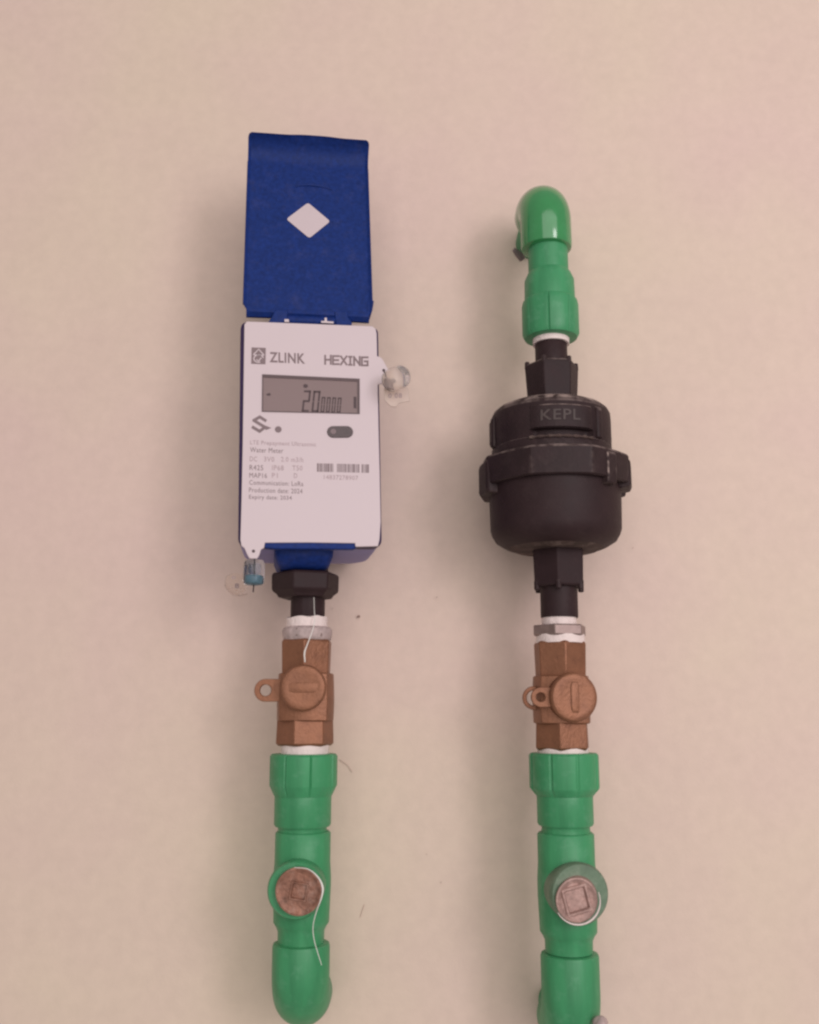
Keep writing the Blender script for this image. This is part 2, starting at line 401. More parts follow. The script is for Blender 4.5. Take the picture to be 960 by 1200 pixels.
# upper adapter on the right: collar faces down
x = XR+.0004
t = thing('threaded_adapter', 'green ribbed threaded adapter between top elbow and black filter', 'pipe adapter', (x, AX, Z(395)), 'green threaded adapters')
rf = ribbed(8, .04, .05, .2)
b = turned(x, AX, [(Z(398), .0165), (Z(397), .0195, rf), (Z(392), .0212, rf), (Z(360), .0212, rf), (Z(355), .0205, rf), (Z(353), .0192), (Z(330), .0189), (Z(322), .0165), (Z(320), .0153)], 160)
obj('ribbed_collar', b, 'green', t, smooth=28)
b = turned(x-.0004, AX, [(Z(326), .0153), (Z(318), .0153), (Z(288), .0153)], 48); obj('pipe_stub', b, 'green', t)

# small bracket end peeking out beside the top elbow
b = tube([onY(612, 303, -.030), onY(607, 297, -.034), onY(602, 292, -.036)], [.0030, .0028, .0016], 14)
o = obj('wall_plug', b, 'greycore', None, origin=onY(612, 303, -.030)); tag(o, 'small dark fixing end sticking out left of the top elbow', 'fixing')

# ------------------------------------------------------------------ ball valves
def valve(x, v, label, kind):
    """v: photo rows of upper hexagon top, body top, body bottom, lower hexagon bottom"""
    z = [Z(q) for q in v]
    t = thing('ball_valve', label, 'valve', (x, AX, z[3]), 'brass lockable ball valves')
    ph = R(90) if kind == 0 else R(94)
    # corner of the hexagon towards the viewer
    b = turned(x, AX, [(z[1]-.004, .0185), (z[0]-.0015, .0193), (z[0], .0180)], 6, ph=ph)
    obj('upper_hexagon', b, 'brass', t, bevel=.0007, smooth=25)
    b = turned(x, AX, [(z[3], .0185), (z[3]+.0015, .0205), (z[2]+.004, .0198)], 6, ph=ph+R(-16))
    obj('lower_hexagon', b, 'brass', t, bevel=.0007, smooth=25)
    # body block: an octagon, wider than the hexagons, waisted
    zb, zt = z[2], z[1]
    b = turned(x, AX, [(zb, .0195), (zb+.0006, .0212), (zb+.013, .0216), (zt-.010, .0213), (zt-.0006, .0208), (zt, .0190)], 48, rf=lambda a: .55*1+.45*polyf(4, math.pi/4)(a)*1.19)
    obj('valve_body', b, 'brass', t, bevel=.0004, smooth=30)
    # stem boss and cap facing the viewer
    cx = x+(.0004 if kind == 0 else .0048); cz = Z(806 if kind == 0 else 817, -.085)
    ax = Vector((.06 if kind == 0 else .2, -1, 0)).normalized()
    c0 = Vector((x, AX, cz)); c1 = Vector((cx, -.0864, cz)); rr = .0158 if kind == 0 else .0168
    b = loft([ringpts(c0, ax, rr*.93, 48), ringpts(c1-ax*.001, ax, rr*.97, 48), ringpts(c1, ax, rr, 48), ringpts(c1+ax*.0022, ax, rr, 48),
              ringpts(c1+ax*.0036, ax, rr*.93, 48), ringpts(c1+ax*.0042, ax, rr*.80, 48), ringpts(c1+ax*.0040, ax, rr*.70, 48)])
    cap = obj('stem_cap', b, 'brass', t, bevel=.0003, smooth=30)
    # grip bar across the cap
    u, w_ = Vector((0, 0, 1)), ax.cross(Vector((0, 0, 1))).normalized()
    c2 = c1+ax*.0038
    hw, hh = (.0100, .0036) if kind == 0 else (.0030, .0105)
    q = lambda s, h_: [c2+w_*(hw*s*i)+u*(hh*s*j)+ax*h_ for i, j in ((-1, -.7), (-.7, -1), (.7, -1), (1, -.7), (1, .7), (.7, 1), (-.7, 1), (-1, .7))]
    obj('grip_bar', loft([q(1, 0), q(1, .0006 if kind else .0001), q(.85, .0011 if kind else .0005)]), 'brass', cap, bevel=.0003)
    # locking eye on the left
    def eye(c, R1, R2, th, m='brass', reach=.014):
        n = 28; f, bk = [], []
        def loop(r, y, stretch=0):
            out = []
            for k in range(n):
                a = 2*math.pi*k/n; px_, pz_ = r*math.cos(a), r*math.sin(a)
                if stretch and math.cos(a) > .15: px_ = stretch
                out.append(Vector((c[0]+px_, c[1]+y, c[2]+pz_*(1 if not stretch else 1))))
            return out
        bm_ = bmesh.new()
        A = loop(R1, -th/2, reach); B_ = loop(R2, -th/2); C_ = loop(R2, th/2); D_ = loop(R1, th/2, reach)
        ls = [[bm_.verts.new(p) for p in l] for l in (A, B_, C_, D_)]
        for i in range(4):
            for k in range(n):
                k2 = (k+1) % n
                bm_.faces.new((ls[i][k], ls[i][k2], ls[(i+1) % 4][k2], ls[(i+1) % 4][k]))
        return obj('locking_eye', bm_, m, t, bevel=.0006, smooth=40)
    if kind == 0:
        eye(onY(311.5, 809, -.079), .0078, .0039, .0038)
    else:
        eye(onY(626, 818, -.072), .0082, .0052, .0028, reach=.012)
        eye(onY(633.5, 817, -.086), .0066, .0031, .0034, reach=.016)
    return t
valve(XL-.0005, (750, 789, 845, 874), 'brass ball valve under the blue meter with one plain locking eye', 0)
valve(XR+.0000, (752, 792, 848, 879), 'brass ball valve under the black filter with doubled locking eye', 1)

# ------------------------------------------------------------------ thread tape, nuts, nipples
def ragged(seed, amp):
    rnd = random.Random(seed); ph = [rnd.uniform(0, 6.3) for _ in range(6)]
    return lambda t: sum(math.sin(t*(2+k*1.7)+ph[k])/(k+2) for k in range(6))*amp
def tape(x, va, vb, r, m, label, ragtop=0, n=96, seed=1):
    za, zb = Z(va), Z(vb)
    rg = ragged(seed, ragtop); loops = []
    rr = ragged(seed+5, .012)
    for i, (f_, k) in enumerate(((0, .93), (0, 1), (.25, 1.015), (.5, .995), (.75, 1.012), (1, 1.0), (1, .93))):
        lp = []
        for j in range(n):
            a = 2*math.pi*j/n; q = r*k*(1+rr(a+i)); zz = zb+(za-zb)*f_+(rg(a) if f_ == 1 else 0)+(rg(a+2)*.4 if f_ == 0 else 0)
            lp.append((x+q*math.cos(a), AX+q*math.sin(a), zz))
        loops.append(lp)
    o = obj('thread_tape', loft(loops), m, None, smooth=50, origin=(x, AX, zb))
    return tag(o, label, 'thread tape', 'white thread sealing tape')
tape(XL-.0003, 870, 886, .0165, 'tape', 'white thread tape between left brass valve and green adapter', .0004, seed=3)
tape(XR+.0002, 876, 886, .0176, 'tape', 'thin white thread tape between right brass valve and green adapter', .0003, seed=4)
tape(XR+.0002, 717, 734, .0122, 'tape', 'white thread tape between black nipple and grey nut under the filter', .0003, seed=6)
tape(XR+.0006, 744, 754, .0172, 'tape', 'thin white thread tape under the grey hexagonal nut', .0003, seed=7)
tape(XR+.0004, 388, 404, .0137, 'tape', 'white thread tape under the topmost ribbed green adapter', .0004, seed=8)
tape(XL-.0007, 724, 737, .0146, 'tape', 'ragged white thread tape at the foot of the meter nipple', .0011, seed=12)
# left lock nut wound over with tape
t = thing('lock_nut', 'tape-smeared steel lock nut on top of the left brass valve', 'nut', (XL, AX, Z(750)), 'steel lock nuts')
b = turned(XL-.0003, AX, [(Z(748), .0165), (Z(747), .0178), (Z(738), .0178), (Z(737), .0165)], 6, ph=R(70)); obj('nut_body', b, 'steel', t, bevel=.0008)
rr = ragged(21, .02)
b = turned(XL-.0003, AX, [(Z(751), .0160), (Z(750), .0170), (Z(746.5), .0172), (Z(744), .0177, lambda a: 1+rr(a)), (Z(739), .0177, lambda a: 1+rr(a+1)), (Z(736.5), .0168), (Z(735), .0150)], 72)
obj('tape_wrap', b, 'taperough', t, smooth=60)
# right lock nut
b = turned(XR+.0004, AX, [(Z(746), .0185), (Z(745), .0197), (Z(734), .0197), (Z(733), .0185)], 6, ph=R(72))
o = obj('lock_nut', b, 'steel', None, bevel=.0006, origin=(XR, AX, Z(746)), smooth=25)
tag(o, 'bare grey hexagonal lock nut above the right brass valve', 'nut', 'steel lock nuts')
# loose threads of tape
o = obj('tape_thread', strand([onY(368, 700, -.081), onY(368.5, 716, -.081), onY(369, 727, -.083), onY(366, 740, -.086), onY(360, 756, -.087), onY(357, 765, -.0875), onY(357.5, 776, -.0865)], [.0002, .0002, .0003, .0003, .0004, .0006, .0004]), 'thread', None, origin=onY(368, 716, -.081))
tag(o, 'loose white tape strand trailing onto the left brass valve', 'tape strand')
P0 = PL+Vector((.0150, -.0006, .006))
pts = [PL+Vector((-.003, -.0008, .0150)), PL+Vector((.006, -.001, .0140)), PL+Vector((.0125, -.001, .0090)), PL+Vector((.0155, -.0008, .0030)), PL+Vector((.0150, -.0008, -.003)), onY(371, 1068, -.098), onY(367, 1085, -.092), onY(368, 1100, -.089), onY(372, 1115, -.086), onY(377, 1131, -.085)]
o = obj('hanging_thread', strand(pts, [.0002, .0003, .0005, .0007, .0005, .0003, .00026, .00026, .00026, .0002]), 'thread', None, origin=P0)
tag(o, 'pale thread dangling from the coppery plug of the left tee', 'tape strand')
pts = [PR+Vector((.0148*math.cos(a), -.0006, .0148*math.sin(a))) for a in [R(q) for q in range(-150, 30, 10)]]
o = obj('tape_wisp', tube(pts, [.0002+.0004*math.sin(math.pi*i/17) for i in range(18)], 8), 'tape', None, origin=PR)
tag(o, 'white tape wisp round the lower rim of the pale square socket plug', 'tape strand')
# spill of putty at the bottom right corner
b = turned(.1235, -.083, [(Z(1207, -.083), .002), (Z(1203, -.083), .0048), (Z(1197, -.083), .0052), (Z(1192, -.083), .0032), (Z(1190, -.083), .001)], 20, rf=lambda a: 1+.15*math.sin(3*a))
o = obj('putty_blob', b, 'taperough', None, origin=(.1235, -.083, Z(1204, -.083)), subsurf=1)
tag(o, 'small white putty blob on the lower right elbow at the frame edge', 'putty')

# ------------------------------------------------------------------ black inline filter
x, y = XR, AX
t = thing('water_filter', 'dusty black two-part inline water filter housing with moulded union ring', 'water filter', (x, y, Z(720)))
# upper nipple and nut
b = turned(XR+.0003, y, [(Z(432), .0121), (Z(401), .0121), (Z(399), .0112)], 40); obj('nipple', b, 'black', t)
zt, zb = Z(428), Z(472)
nut = obj('hexagonal_nut', turned(x+.0002, y, [(zb, .0190), (zt-.004, .0206), (zt-.0012, .0203), (zt, .0185)], 6, ph=R(65)), 'blackworn', t, bevel=.0008, smooth=25)
for k in range(6):
    a = R(65+60*k); c = Vector((x+.0002+.0186*math.cos(a), y+.0186*math.sin(a), zt+.0005))
    obj('nut_lug', turned(c.x, c.y, [(c.z-.004, .0020), (c.z+.0008, .0018), (c.z+.0013, .0012)], 10), 'black', nut)
# domed cap
def lob(k, d, ph=0): return lambda a: 1+d*math.cos(k*(a+ph))
xc = x-.0018
capf = polyf(6, R(0)); soft = lambda a: .55+.45*capf(a-R(6))*1.06
YR = y-.0441
PC = [R(-87+120*k) for k in range(3)]                 # centres of the three raised panels
def near(a_): return min(abs((a_-c_+math.pi) % (2*math.pi)-math.pi) for c_ in PC)
slot = lambda a_: 1-.115*max(0, min(1, (R(31)-near(a_))/R(2.5)))
b = turned(xc, y, [(Z(541), .0425), (Z(540), .0440), (Z(510, YR), .0441), (Z(509.5, YR), .0439), (Z(508.8, YR), .0440, slot), (Z(501, YR), .0440, slot), (Z(500.5, YR), .0441),
                   (.2075, .0441), (.2125, .0438), (.2155, .0424), (.2180, .0395), (.2200, .0350), (.2206, .0335), (.2200, .0325), (.2220, .0260), (.2228, .0190), (.2230, .0150)], 180)
cap = obj('filter_cap', b, 'blackworn', t, smooth=38)
for c_ in PC:                                         # raised panels that follow the barrel
    z0, z1 = Z(500, YR), Z(473, YR); lo = []
    for k in range(13):
        a = c_+R(-30+5*k); n = Vector((math.cos(a), math.sin(a), 0)); C0 = Vector((xc, y, 0)); e = .0012 if k in (0, 12) else 0
        lo.append([C0+n*.043+Vector((0, 0, z0)), C0+n*(.0456-e)+Vector((0, 0, z0)), C0+n*(.0456-e)+Vector((0, 0, z1-.001)), C0+n*.0446+Vector((0, 0, z1)), C0+n*.043+Vector((0, 0, z1))])
    obj('grip_panel', loft(lo), 'blackworn', cap, bevel=.0004, smooth=30)
    a2 = c_+R(38); n = Vector((math.cos(a2), math.sin(a2), 0)); sd = Vector((-math.sin(a2), math.cos(a2), 0)); C0 = Vector((xc, y, 0))
    def L3(r_, hw, za, zb): return [C0+n*r_+sd*hw*i+Vector((0, 0, z_)) for i, z_ in ((-1, za), (1, za), (1, zb), (-1, zb))]
    obj('cap_rib', loft([L3(.036, .0032, Z(509, YR), z1+.003), L3(.0448, .0030, Z(509, YR), z1+.001), L3(.0462, .0022, Z(508, YR), z1-.002)]), 'blackworn', cap, bevel=.0009)
pl = Plane(Vector((xc, y, 0))+Vector((math.cos(PC[0]), math.sin(PC[0]), 0))*.0456, PC[0]+math.pi/2, 0)
SLk = SL; SL = lambda v: 0
lb = letters('KEPL', pl, 634, 479, 681, 491.5, -.0003, .0007, .012)
for v_ in lb.verts:                                   # wrap the lettering round the barrel
    q = v_.co-pl.P; a_ = q.dot(pl.X)/.0456; h_ = .0456+q.dot(pl.N); ang = PC[0]+a_
    v_.co = Vector((xc+h_*math.cos(ang), y+h_*math.sin(ang), v_.co.z))
obj('moulded_lettering', lb, 'letter', cap)
SL = SLk
# crust of worn grit along the ledge under the front panel
b = tube([Vector((xc+.0446*math.cos(R(q)), y+.0446*math.sin(R(q)), Z(510.5, YR))) for q in range(-118, -55, 3)], [.0010+.0005*math.sin(k*2.3) for k in range(21)], 8)
obj('grit_line', b, 'gritbounce', cap)
# union ring, faceted, with lugs reaching below it
def ringf(a):
    return .45+.55*polyf(8, R(-20))(a)
zr1, zr0 = Z(541), Z(574)
b = turned(x, y, [(zr0, .0485), (zr0, .0530, ringf), (zr0+.001, .0544, ringf), (zr1-.0022, .0552, ringf), (zr1-.0006, .0543, ringf), (zr1+.0003, .0500), (zr1+.0006, .0430)], 200)
ring = obj('union_ring', b, 'blackworn', t, smooth=14)
for deg, drop in ((-168, .0065), (-50, .0050), (-14, .0035), (168, .006), (120, .005), (60, .005), (20, .004)):
    a = R(deg)
    n = Vector((math.cos(a), math.sin(a), 0)); s = Vector((-math.sin(a), math.cos(a), 0)); c = Vector((x, y, 0))
    za, zb_ = zr1-.003, zr0-drop
    hw0 = .0050 if deg == -50 else .0105
    def L2(r_, hw, z0, z1): return [c+n*r_+s*hw*i+Vector((0, 0, z)) for i, z in ((-1, z0), (1, z0), (1, z1), (-1, z1))]
    obj('ring_lug', loft([L2(.046, hw0, zb_, za), L2(.0530 if deg == -50 else .0538, hw0*.97, zb_+.001, za), L2(.0552 if deg != -50 else .0538, hw0*.80, zb_+.004, za-.002)]), 'blackworn', ring, bevel=.0009)
# bowl
zz = [Z(570), Z(600), Z(622), Z(634), Z(641), Z(646), Z(648)]
b = turned(x-.0003, y, [(zz[0], .0482), (zz[1], .0478), (zz[2], .0474), (Z(628), .0462), (Z(635), .0436), (zz[4], .0375), (zz[4]-.0012, .0345), (zz[4]+.0006, .0325), (zz[4]+.0008, .0190)], 96)
obj('filter_bowl', b, 'black', t, smooth=40)
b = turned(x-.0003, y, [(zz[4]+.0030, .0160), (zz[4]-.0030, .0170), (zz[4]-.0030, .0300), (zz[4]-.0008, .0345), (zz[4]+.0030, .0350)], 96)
obj('bowl_base', b, 'gritbounce', t, smooth=40)  # lighter colour stands in for wall light bounced onto the underside
# lower nut and nipple
zt, zb = Z(643), Z(689)
nut = obj('hexagonal_nut', turned(x+.0010, y, [(zb, .0180), (zb+.001, .0198), (zt-.003, .0205), (zt+.003, .0190)], 6, ph=R(80)), 'black', t, bevel=.0008, smooth=25)
for k in range(6):
    a = R(80+60*k); c = Vector((x+.0010+.0178*math.cos(a), y+.0178*math.sin(a), zb))
    obj('nut_lug', loft([ringpts((c.x, c.y, c.z+.004), (0, 0, 1), .0022, 10), ringpts((c.x, c.y, c.z-.0018), (0, 0, 1), .0021, 10), ringpts((c.x, c.y, c.z-.0024), (0, 0, 1), .0015, 10)]), 'black', nut)
b = turned(XR+.0006, y, [(Z(724), .0132), (Z(722), .0134), (Z(686), .0134)], 40); obj('nipple', b, 'black', t)

# ------------------------------------------------------------------ the water meter
YAW = R(8)
mt = thing('water_meter', 'blue and white prepaid water meter with its blue lid flipped open above a display', 'water meter', (XL, AX, Z(727)), None, (0, 0, YAW))
FP = Plane((XL, -.104, .150), YAW, R(4))               # front face plane, leaning slightly back
# shell
def shell_loop(px, h, ins, r):
    ab = [FP.ab(u, v) for u, v in px]
    cx = sum(a for a, b in ab)/4; cy = sum(b for a, b in ab)/4
    ab = [(a-ins*(1 if a > cx else -1), b-ins*(1 if b > cy else -1)) for a, b in ab]
    rr_ = rounded(ab, r, 6)
    return [FP.pt(a, b, h) for a, b in rr_]
q4 = [(281.8, 375.8), (443.8, 382.2), (448.2, 640.5), (278.8, 639)]
# front bezel, dark navy sides; blue lower edge shows below the plate
b = loft([shell_loop(q4, -.012, .0006, .006), shell_loop(q4, -.004, 0, .006), shell_loop(q4, -.0012, .0003, .0058), shell_loop(q4, -.0002, .0016, .0050)])
obj('front_bezel', b, 'navy', mt, smooth=40)
obj('lower_strip', slab(FP, [(309, 630), (419, 630), (418.6, 641), (414, 643.5), (322, 643.0), (310, 642)], -.005, .0002), 'blue', mt, bevel=.0006)
def back_loop(dy, ins, r, zoff=0):
    lp = shell_loop(q4, -.010, ins, r)
    return [Vector((p.x, p.y, p.z+zoff)) + Vector((-math.sin(YAW), math.cos(YAW), 0))*dy for p in lp]
b = loft([back_loop(-.001, .0008, .007), back_loop(.020, .0008, .008, -.0012), back_loop(.050, .0016, .010, -.0032), back_loop(.068, .0035, .013, -.0036), back_loop(.0775, .0080, .018, -.0010)])
obj('back_case', b, 'mauve', mt, smooth=50)
# face plate with its two seal tabs
plate = [(286.5, 381), (289.5, 377.6), (436, 383.2), (440, 386), (441.3, 392), (441.8, 418.5), (444.5, 418.6), (448, 421.5), (454.5, 433), (455.3, 440), (451.5, 446), (448, 450.5), (442.6, 451), (443.5, 500), (445, 560), (446, 612), (444.6, 633), (442.8, 640.6), (416.5, 641.2), (416, 637),
         (362, 636.2), (310.5, 636.4), (309.6, 642.5), (306, 644.5), (304, 651), (301.5, 655.2), (292.5, 655), (289.6, 650), (286.6, 643), (283, 640), (281.8, 633), (283, 590), (284.5, 520), (285.5, 450)]
b = slab(FP, plate, .0000, .0016); obj('face_plate', b, 'white', mt, bevel=.0004, smooth=30)
H = .0016
for u, v in ((297.2, 646.5), (449.5, 435)):
    obj('seal_hole', slab(FP, circle(*FP.ab(u, v), .0011, 14), H-.0002, H+.0002, px=False), 'lcdseg', mt)
# display: frame painted dark as bezel shade, glass, segments
lcd = [(307.5, 440.0), (421.3, 445.2), (421.3, 486.2), (307.0, 483.6)]
disp = obj('display', slab(FP, lcd, H-.0002, H+.0002), 'glass', mt, smooth=20)
bz = bmesh.new()
ab = [FP.ab(*q) for q in lcd]
def inset(ab, l, r_, t_, b_):
    return [(ab[0][0]+l, ab[0][1]-t_), (ab[1][0]-r_, ab[1][1]-t_), (ab[2][0]-r_, ab[2][1]+b_), (ab[3][0]+l, ab[3][1]+b_)]
ii = inset(ab, .0007, .0016, .0022, .0005)  # top strip made wider to stand in for the bezel's shadow
lo = [[bz.verts.new(FP.pt(a, b_, h)) for a, b_ in pp] for pp, h in ((ab, H+.0002), (ab, H+.0007), (ii, H+.0007), (ii, H+.0002))]
for i in range(4):
    for k in range(4): bz.faces.new((lo[i][k], lo[i][(k+1) % 4], lo[(i+1) % 4][(k+1) % 4], lo[(i+1) % 4][k]))
obj('display_frame_shade', bz, 'lcdshade', disp, smooth=20)
SEG = {'2': 'abged', '0': 'abcdef', '3': 'abgcd', '8': 'abcdefg', '5': 'afgcd'}
def digit(ch, u0, v0, u1, v1, th, slant=1.6):
    w_, h_ = u1-u0, v1-v0; bm_ = bmesh.new()
    def quad(x0, y0, x1, y1):
        pp = [(x0, y0), (x1, y0), (x1, y1), (x0, y1)]
        pp = [(u0+a+slant*(1-b_/h_), v0+b_+a*.03) for a, b_ in pp]
        slab(FP, pp, H+.00025, H+.00035, bm_)
    g = .3
    for s in SEG[ch]:
        if s == 'a': quad(g, 0, w_-g, th)
        if s == 'd': quad(g, h_-th, w_-g, h_)
        if s == 'g': quad(g, h_/2-th/2, w_-g, h_/2+th/2)
        if s == 'f': quad(0, g, th, h_/2-g)
        if s == 'e': quad(0, h_/2+g, th, h_-g)
        if s == 'b': quad(w_-th, g, w_, h_/2-g)
        if s == 'c': quad(w_-th, h_/2+g, w_, h_-g)
    return obj('digit', bm_, 'lcdseg', disp)
digit('2', 353.5, 458.5, 362, 483.6, 2.3, 2.6); digit('0', 364.8, 459, 373.2, 484, 2.3, 2.6)
for k in range(4): digit('0', 375.4+6.3*k, 466.2+.25*k, 379.9+6.3*k, 484.1+.2*k, 1.5, 1.6)
def ink(name, poly, m='ink', par=mt, h=H): return obj(name, slab(FP, poly, h-.0001, h+.0002), m, par)
ink('display_symbol', [(355.5, 452.5), (357, 451), (360.5, 452), (361, 454.5), (358.5, 456), (355.5, 455)], 'lcdseg', disp, H+.00012)
ink('display_symbol', [(312, 463), (316, 461.6), (317.5, 463.2), (316.5, 465), (313, 464.6)], 'lcdseg', disp, H+.00012)
ink('battery_symbol', [(414.2, 466), (417.5, 466.2), (417.5, 479.8), (414.2, 479.4)], 'lcdseg', disp, H+.00012)
# logo: square with a roof and a round C in white
lg = ink('logo_square', [(295.0, 408.3), (311.6, 408.9), (311.2, 428.0), (294.6, 427.4)])
def whit(poly): return ink('logo_mark', poly, 'white', lg, H+.00025)
def band(pts, w_):
    """a stroke of width w_ pixels along photo points"""
    L1, R1 = [], []
    for i, p in enumerate(pts):
        a = Vector(pts[max(i-1, 0)]); b_ = Vector(pts[min(i+1, len(pts)-1)]); d = (b_-a).normalized(); n = Vector((-d.y, d.x))*w_/2
        L1.append(tuple(Vector(p)+n)); R1.append(tuple(Vector(p)-n))
    return L1+R1[::-1]
whit(band([(297.0, 417.2), (303.3, 410.6), (309.6, 417.6)], 1.3)); whit(band([(297.0, 417.2), (309.6, 417.8)], 1.2))
whit(band([(303.2+5.6*math.cos(a), 421.6+4.3*math.sin(a)) for a in [R(q) for q in range(-10, -300, -20)][::-1]], 1.2))
whit(band([(300.5, 422.6), (303.2, 424.4), (306.6, 420.4)], 1.2))
def txt(name, body, u0, v0, u1, v1, m='ink', bold=0., italic=0.):
    return obj(name, letters(body, FP, u0, v0, u1, v1, H-.00005, .00018, bold, italic), m, mt)
txt('maker_lettering', 'ZLINK', 316.0, 413.6, 357.5, 425.6, bold=.025)
# blocky HEXING built of strokes
def stroke_text(word, u0, v0, w_, h_, gap, th, name):
    G = {'H': ['0,0 0,1', '1,0 1,1', '0,.5 1,.5'], 'E': ['0,0 0,1', '0,0 1,0', '0,.5 .9,.5', '0,1 1,1'], 'X': ['0,0 1,1', '1,0 0,1'],
         'I': ['.5,0 .5,1', '.1,0 .9,0', '.1,1 .9,1'], 'N': ['0,1 0,0', '1,1 1,0', '0,.05 1,.95'], 'G': ['1,0 0,0', '0,0 0,1', '0,1 1,1', '1,1 1,.5', '1,.5 .5,.5']}
    bm_ = bmesh.new(); u = u0; k = 0
    for ch in word:
        ww = w_*(.55 if ch == 'I' else 1)
        for s in G[ch]:
            (ax_, ay_), (bx_, by_) = [tuple(float(q) for q in p.split(',')) for p in s.split()]
            A = Vector((u+ax_*ww, v0+ay_*h_+(u-u0)*SL(v0))); B = Vector((u+bx_*ww, v0+by_*h_+(u-u0)*SL(v0)))
            d = (B-A).normalized(); n = Vector((-d.y, d.x))*th/2; e = d*th/2
            k += 1
            slab(FP, [tuple(A-e+n), tuple(B+e+n), tuple(B+e-n), tuple(A-e-n)], H-.00005, H+.00012+k*.000004, bm_)
        u += ww+gap
    return obj(name, bm_, 'ink', mt)
stroke_text('HEXING', 381.0, 418.0, 6.6, 9.4, 2.6, 2.15, 'brand_lettering')
# S-shaped emblem with arrow tip
sp = [(311.2, 493.8), (304.6, 489.6), (297.6, 493.6), (310.6, 501.6), (304.4, 506.4), (296.4, 501.6)]
bm = bmesh.new()
for k in range(5):
    A = Vector(sp[k]); B = Vector(sp[k+1]); d = (B-A).normalized(); n = Vector((-d.y, d.x))*1.75; e = d*1.2
    slab(FP, [tuple(A-e+n), tuple(B+e+n), tuple(B+e-n), tuple(A-e-n)], H-.0001, H+.0001+k*.00001, bm)
em = obj('emblem', bm, 'ink', mt)
ink('emblem_tip', [(310.5, 499.6), (318, 502.4), (311.5, 505.0)], h=H+.00006)
obj('sensor_dot', slab(FP, circle(*FP.ab(326.2, 504.2), .0023, 20), H-.0001, H+.0004, px=False), 'ink', mt)
A = FP.ab(383.2, 507); B = FP.ab(413.6, 507)
pr = .0044; pb_ = [(A[0]+pr*(1-math.cos(a)), A[1]+pr*math.sin(a)) for a in [R(q) for q in range(-90, 91, 15)]]
pb_ += [(B[0]-pr*(1-math.cos(a)), B[1]+pr*math.sin(a)-.0003) for a in [R(q) for q in range(90, -91, -15)]]
btn = obj('touch_button', slab(FP, pb_, H-.0001, H+.0007, px=False), 'button', mt, bevel=.0003)
obj('button_disc', slab(FP, circle(*FP.ab(390.5, 507.0), .0020, 18), H+.0006, H+.0009, px=False), 'ink', btn)  # lighter disc near the button's left end
# printed data
rows = [('LTE Prepayment Ultrasonic', 293.3, 516.8, 370.5, 523.2), ('Water Meter', 293.3, 525.0, 332.0, 530.8),
        ('DC', 292.8, 535.6, 301.5, 541.4), ('3V0', 309.5, 535.9, 321.5, 541.6), ('2.0 m3/h', 329.5, 536.2, 355.5, 541.8),
        ('R425', 292.6, 545.6, 308.6, 551.6), ('IP68', 319.0, 545.9, 332.5, 551.8), ('T50', 342.5, 546.2, 354.5, 552.0),
        ('MAP16', 292.4, 554.8, 313.0, 560.6), ('P1', 318.8, 555.0, 325.5, 560.8), ('D', 344.5, 555.4, 348.5, 560.9),
        ('Communication: LoRa', 292.2, 563.3, 355.5, 568.8), ('Production date: 2024', 292.0, 572.0, 354.5, 577.6), ('Expiry date: 2034', 292.0, 580.6, 342.0, 586.8)]
for s, a, b_, c, d in rows: txt('printed_text', s, a, b_, c, d, 'ink' if 'MAP' in s or 'R4' in s or ':' in s or 'Water' in s else 'inkfaint', 0)
txt('serial_number', '14837278907', 379.5, 557.2, 419.5, 562.4, 'inkfaint')
rb = random.Random(5); bm = bmesh.new(); u = 371.5
while u < 430.5:
    w_ = rb.choice([.5, .7, .9, 1.4, 1.9]); 
    if not (391 < u < 394 or 421.5 < u < 423): slab(FP, [(u, 543.8+(u-371)*.022), (u+w_, 543.8+(u-371)*.022), (u+w_, 553.6+(u-371)*.022), (u, 553.6+(u-371)*.022)], H-.00005, H+.00013, bm)
    u += w_+rb.choice([.5, .6, .8, 1.3])
obj('barcode', bm, 'ink', mt)
# bottom boss where the pipe leaves the case
yb = AX
zb1 = Z(636, yb)
Xm, Nm = FP.X, Vector((math.sin(YAW), -math.cos(YAW), 0))
def boxloop(hw, f_, bk, z, r=.006):
    c = Vector((XL-.0048, AX, z)); ab_ = rounded([(-hw, bk), (hw, bk), (hw, f_), (-hw, f_)], r, 5)
    return [c+Xm*a+Nm*b_ for a, b_ in ab_]
zc1 = Z(640, -.1)
b = loft([boxloop(.0215, .031, -.030, zc1+.006), boxloop(.0205, .0285, -.030, Z(652, -.090)), boxloop(.0185, .0235, -.027, Z(662, -.085)), boxloop(.0150, .0180, -.022, Z(667, -.083))])
boss = obj('outlet_boss', b, 'blue', mt, smooth=40, bevel=.0006)
b = turned(XL-.0006, AX, [(Z(677), .0145), (Z(663), .0145)], 40); obj('outlet_neck', b, 'black', mt)
zt, zb = Z(672), Z(699)
b = turned(XL-.0024, AX, [(zb-.0015, .0195), (zb+.0010, .0210), (zb+.0035, .0245), (zt-.0015, .0248), (zt, .0228)], 6, ph=R(75.5))
nut = obj('outlet_nut', b, 'black', mt, bevel=.001, smooth=25)
b = turned(XL-.0004, AX, [(Z(728), .0120), (Z(726), .0123), (Z(698), .0123)], 48, rf=lambda a: 1-.04*max(0, math.cos(8*a))**6)
obj('nipple', b, 'black', mt, smooth=30)

